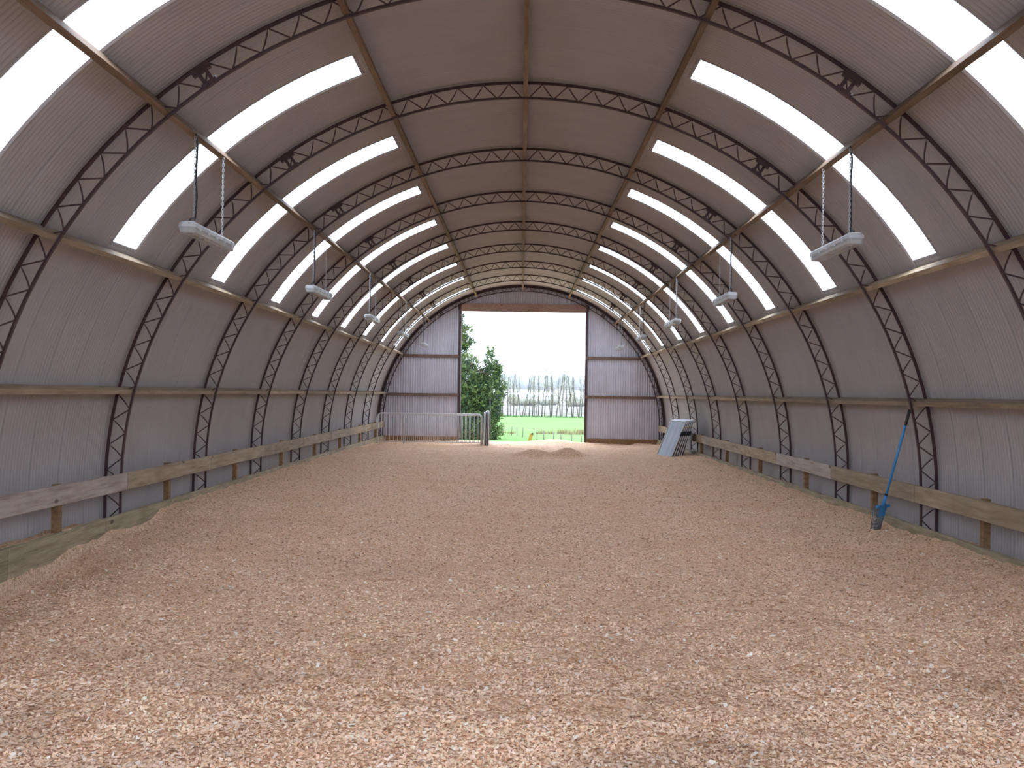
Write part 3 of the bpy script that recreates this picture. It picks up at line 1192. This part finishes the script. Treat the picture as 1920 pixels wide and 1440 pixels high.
def conifer(label, loc, lobes, trunk_h, n, seed, **kw):
    t = tag(empty('conifer_tree', loc), label, 'tree', 'conifers outside the door')
    MB().tube([(0, 0, -0.2), (0.05, 0, trunk_h * 0.5), (0.0, 0, trunk_h)], [0.16, 0.10, 0.02], 8).build('trunk', M['darkbark'], t)
    rnd = random.Random(seed)
    br = MB()
    for l in lobes:
        for k in range(9):
            z0 = max(0.1, min(trunk_h * 0.95, l[2] + l[5] * rnd.uniform(-0.8, 0.3)))
            e = (l[0] + l[3] * rnd.uniform(-.8, .8), l[1] + l[4] * rnd.uniform(-.8, .8), l[2] + l[5] * rnd.uniform(-0.5, 0.75))
            br.tube([(0, 0, z0 * 0.9), (e[0] * 0.5, e[1] * 0.5, (z0 + e[2]) / 2 - 0.05), e], [0.035, 0.02, 0.006], 4)
    tag(br.build('branches', M['darkbark'], t), kind='stuff')
    tag(add('foliage', foliage('foliage', lobes, n, seed, **kw), M['leaf'], t), kind='stuff')
    return t


lobes1 = [(0, 0, 1.5, 1.0, 1.1, 1.6), (-0.2, 0.1, 3.0, 0.75, 0.9, 1.25), (0.35, 0, 2.4, 0.6, 0.7, 0.8), (0.95, -0.1, 3.75, 0.24, 0.4, 0.95),
          (1.1, 0, 2.6, 0.55, 0.6, 0.8), (1.0, -0.1, 0.7, 0.52, 0.6, 0.8), (0.85, -0.2, 1.6, 0.6, 0.6, 0.7), (1.22, 0.1, 3.55, 0.2, 0.3, 0.4), (0.3, -0.5, 0.6, 0.9, 0.6, 0.8)]
conifer('bushy dark green conifer filling the left side of the doorway', (-2.47, 52.0, -1.25), lobes1, 4.3, 1900, 3, leafs=18, size=0.135)
lobes2 = [(0.0, 0, 2.5, 1.2, 1.2, 2.0), (0, 0, 4.6, 0.95, 1.0, 1.2), (0.75, 0, 5.0, 0.5, 0.45, 0.34), (0.8, 0.1, 5.7, 0.36, 0.4, 0.28), (0.55, 0, 6.3, 0.36, 0.4, 0.22), (0, 0, 6.4, 0.6, 0.6, 1.0)]
conifer('taller conifer behind the end wall, only sprays showing at the door edge', (-3.85, 55.6, -1.2), lobes2, 7.2, 1000, 5, leafs=16, size=0.15)

# ------------------------------------------------------------------ row of bare poplars
def poplar_meshes(seed):
    rnd = random.Random(seed)
    H = 7.0
    pts, rads = [], []
    lean = rnd.uniform(-0.3, 0.6)
    ph = rnd.uniform(0, 6)
    for k in range(9):
        f = k / 8
        pts.append((lean * math.sin(f * 2.2) + 0.10 * math.sin(ph + f * 5), 0.08 * math.cos(ph + f * 4), H * f))
        rads.append(0.085 * (1 - f) ** 1.1 + 0.010)
    tr = MB().tube(pts, rads, 5).mesh('trunk')
    br = MB()
    tips = []
    for k in range(58):
        f = rnd.uniform(0.22, 0.97)
        i = min(7, int(f * 8))
        g = f * 8 - i
        a = Vector(pts[i]).lerp(Vector(pts[i + 1]), g)
        ang = rnd.uniform(0, 2 * PI)
        ln = rnd.uniform(0.5, 1.25) * (1.15 - 0.6 * f)
        o = Vector((math.cos(ang) * 0.45, math.sin(ang) * 0.45, 1.0)).normalized() * ln
        m = a + o * 0.5 + Vector((math.cos(ang), math.sin(ang), 0)) * 0.06
        br.tube([a, m, a + o], [0.013, 0.010, 0.005], 3)
        tips += [m, a + o, a + o * 0.75]
    bm = br.mesh('branches')
    rg = np.random.default_rng(seed)
    T = np.array([tuple(p) for p in tips])
    T = T[T[:, 2] < 5.2]
    n = 160
    c = T[rg.integers(0, len(T), n)] + rg.normal(scale=0.13, size=(n, 3))
    V = (c[:, None, :] + rg.normal(scale=0.05, size=(n, 3, 3))).reshape(-1, 3)
    me = np_mesh('buds', V, tris=np.arange(n * 3).reshape(-1, 3), smooth=False)
    color_attr(me, np.tile(np.array([[0.20, 0.19, 0.11]]), (n * 3, 1)) * (0.85 + 0.3 * rg.random((n * 3, 1))))
    return tr, bm, me


variants = [poplar_meshes(s) for s in range(31, 37)]
xs = np.linspace(-4.3, 11.2, 38)
for i, x in enumerate(xs):
    tm, bm_, lm = variants[(i * 5 + i // 6) % 6]
    px, py = float(x) + random.uniform(-.22, .22), 160 + ((i * 2) % 5 - 2) * 2.3 + random.uniform(-0.3, 0.3)
    t = tag(empty('bare_poplar', (px, py, float(ground_z(np.array(px), np.array(py))) - 0.05)),
            'slender bare poplar in the row along the far edge of the green field', 'tree', 'row of bare poplars')
    t.rotation_euler = (0, random.uniform(-0.04, 0.14), random.uniform(-0.5, 0.5) + (PI if i % 7 == 3 else 0))
    s = random.uniform(0.85, 1.2)
    t.scale = (s, s, s * random.uniform(0.92, 1.06))
    add('trunk', tm, M['bark'], t)
    tag(add('branches', bm_, M['bark'], t), kind='stuff')
    tag(add('buds', lm, M['bud'], t), kind='stuff')

# ------------------------------------------------------------------ distant scenery
def belt(name, label, y, x0, x1, n, zr, rr, seed, cola, colb, cat='tree belt'):
    rg = np.random.default_rng(seed)
    V, F, Ccol = [], [], []
    off = 0
    for i in range(n):
        cx = x0 + (x1 - x0) * rg.random()
        cy = y + rg.normal(scale=4)
        h = zr[0] + (zr[1] - zr[0]) * rg.random()
        r = rr * (0.6 + 0.8 * rg.random())
        gz = float(ground_z(np.array(cx), np.array(cy)))
        col = np.array(cola) + (np.array(colb) - np.array(cola)) * rg.random()
        nu, nv = 9, 6
        for a in range(nv + 1):
            th = PI * a / nv
            for b in range(nu):
                ph = 2 * PI * b / nu
                k = 1 + 0.28 * (rg.random() - 0.5)
                V.append((cx + r * k * math.sin(th) * math.cos(ph), cy + r * k * math.sin(th) * math.sin(ph), gz + h * 0.5 + h * 0.5 * k * math.cos(th)))
                Ccol.append(col)
        for a in range(nv):
            for b in range(nu):
                F.append((off + a * nu + b, off + a * nu + (b + 1) % nu, off + (a + 1) * nu + (b + 1) % nu, off + (a + 1) * nu + b))
        off = len(V)
    me = np_mesh(name, V, np.array(F), smooth=True)
    color_attr(me, np.array(Ccol))
    o = add(name, me, M['belt'])
    tag(o, label, cat, kind='stuff')


belt('distant_trees', 'hazy blue-grey belt of woodland on the horizon beyond the poplars', 450, -70, 110, 200, (3.5, 6.5), 3.2, 41, (0.06, 0.09, 0.07), (0.12, 0.13, 0.10))
belt('distant_hedge', 'low grey-green hedge behind the row of bare poplars', 235, -30, 45, 60, (0.8, 2.1), 1.2, 43, (0.11, 0.115, 0.085), (0.16, 0.16, 0.12), 'hedge')


def blades(name, label, spots, seed, cola, colb, cat):
    """clumps of upright grass blades"""
    rg = np.random.default_rng(seed)
    V, C_ = [], []
    for x, y, r, h, n in spots:
        for _ in range(n):
            a, d = rg.random() * 2 * PI, r * math.sqrt(rg.random())
            px_, py_ = x + d * math.cos(a), y + d * math.sin(a)
            gz = float(ground_z(np.array(px_), np.array(py_)))
            hh = h * (0.5 + 0.7 * rg.random())
            lx, ly = rg.normal(scale=0.25 * hh, size=2)
            w = 0.012 + 0.012 * rg.random()
            b = rg.random() * PI
            V += [(px_ - w * math.cos(b), py_ - w * math.sin(b), gz), (px_ + w * math.cos(b), py_ + w * math.sin(b), gz), (px_ + lx, py_ + ly, gz + hh)]
            c = np.array(cola) + (np.array(colb) - np.array(cola)) * rg.random()
            C_ += [c, c, c]
    me = np_mesh(name, V, tris=np.arange(len(V)).reshape(-1, 3), smooth=False)
    color_attr(me, np.array(C_))
    tag(add(name, me, M['belt']), label, cat, kind='stuff')


_r = random.Random(9)
sp_ = [(_r.uniform(2.3, 4.6), 62 + _r.uniform(-0.7, 0.7), 0.28, 0.34, 60) for _ in range(12)]
sp_ += [(_r.uniform(0.9, 2.2), 62 + _r.uniform(-0.8, 0.8), 0.2, 0.25, 40) for _ in range(5)]
sp_ += [(_r.uniform(-1.3, -0.4), 62 + _r.uniform(-0.5, 0.5), 0.25, 0.18, 40) for _ in range(5)]
blades('rough_grass', 'brownish tufts of rough dead grass in the green field near the fence', sp_, 44, (0.16, 0.14, 0.07), (0.28, 0.25, 0.13), 'grass tufts')
sp_ = [(x + _r.uniform(-.2, .2), 152.5 + _r.uniform(-0.3, 0.3), 0.3, 0.32, 30) for x in np.linspace(-5, 12, 60)]
blades('verge_grass', 'dark green strip of long grass along the foot of the bare poplars', sp_, 45, (0.05, 0.10, 0.04), (0.09, 0.16, 0.06), 'grass strip')
sh = empty('farm_shed', (3.0, 300, -0.7))
tag(sh, 'long pale farm shed glimpsed between the distant poplars', 'shed')
MB().box((0, 0, 0.7), (11, 6, 1.6)).build('wall', M['shed'], sh)
MB().loft([[(-5.8, -3.4, 1.45), (-5.8, 3.4, 1.45), (-5.8, 0, 2.3)], [(5.8, -3.4, 1.45), (5.8, 3.4, 1.45), (5.8, 0, 2.3)]]).build('roof', M['shed'], sh)

# ------------------------------------------------------------------ thin haze over the far country
hz = bpy.data.materials.new('thin_haze')
hz.use_nodes = True
nt = hz.node_tree
nt.nodes.clear()
ho = nt.nodes.new('ShaderNodeOutputMaterial')
hv = nt.nodes.new('ShaderNodeVolumeScatter')
hv.inputs['Color'].default_value = (0.97, 0.98, 1.0, 1)
hv.inputs['Density'].default_value = 0.0012
nt.links.new(hv.outputs[0], ho.inputs['Volume'])
hb = MB().box((0, 490, 25), (500, 640, 62)).build('haze', hz)
tag(hb, 'thin pale haze over the distant fields and woodland', 'haze', kind='stuff')
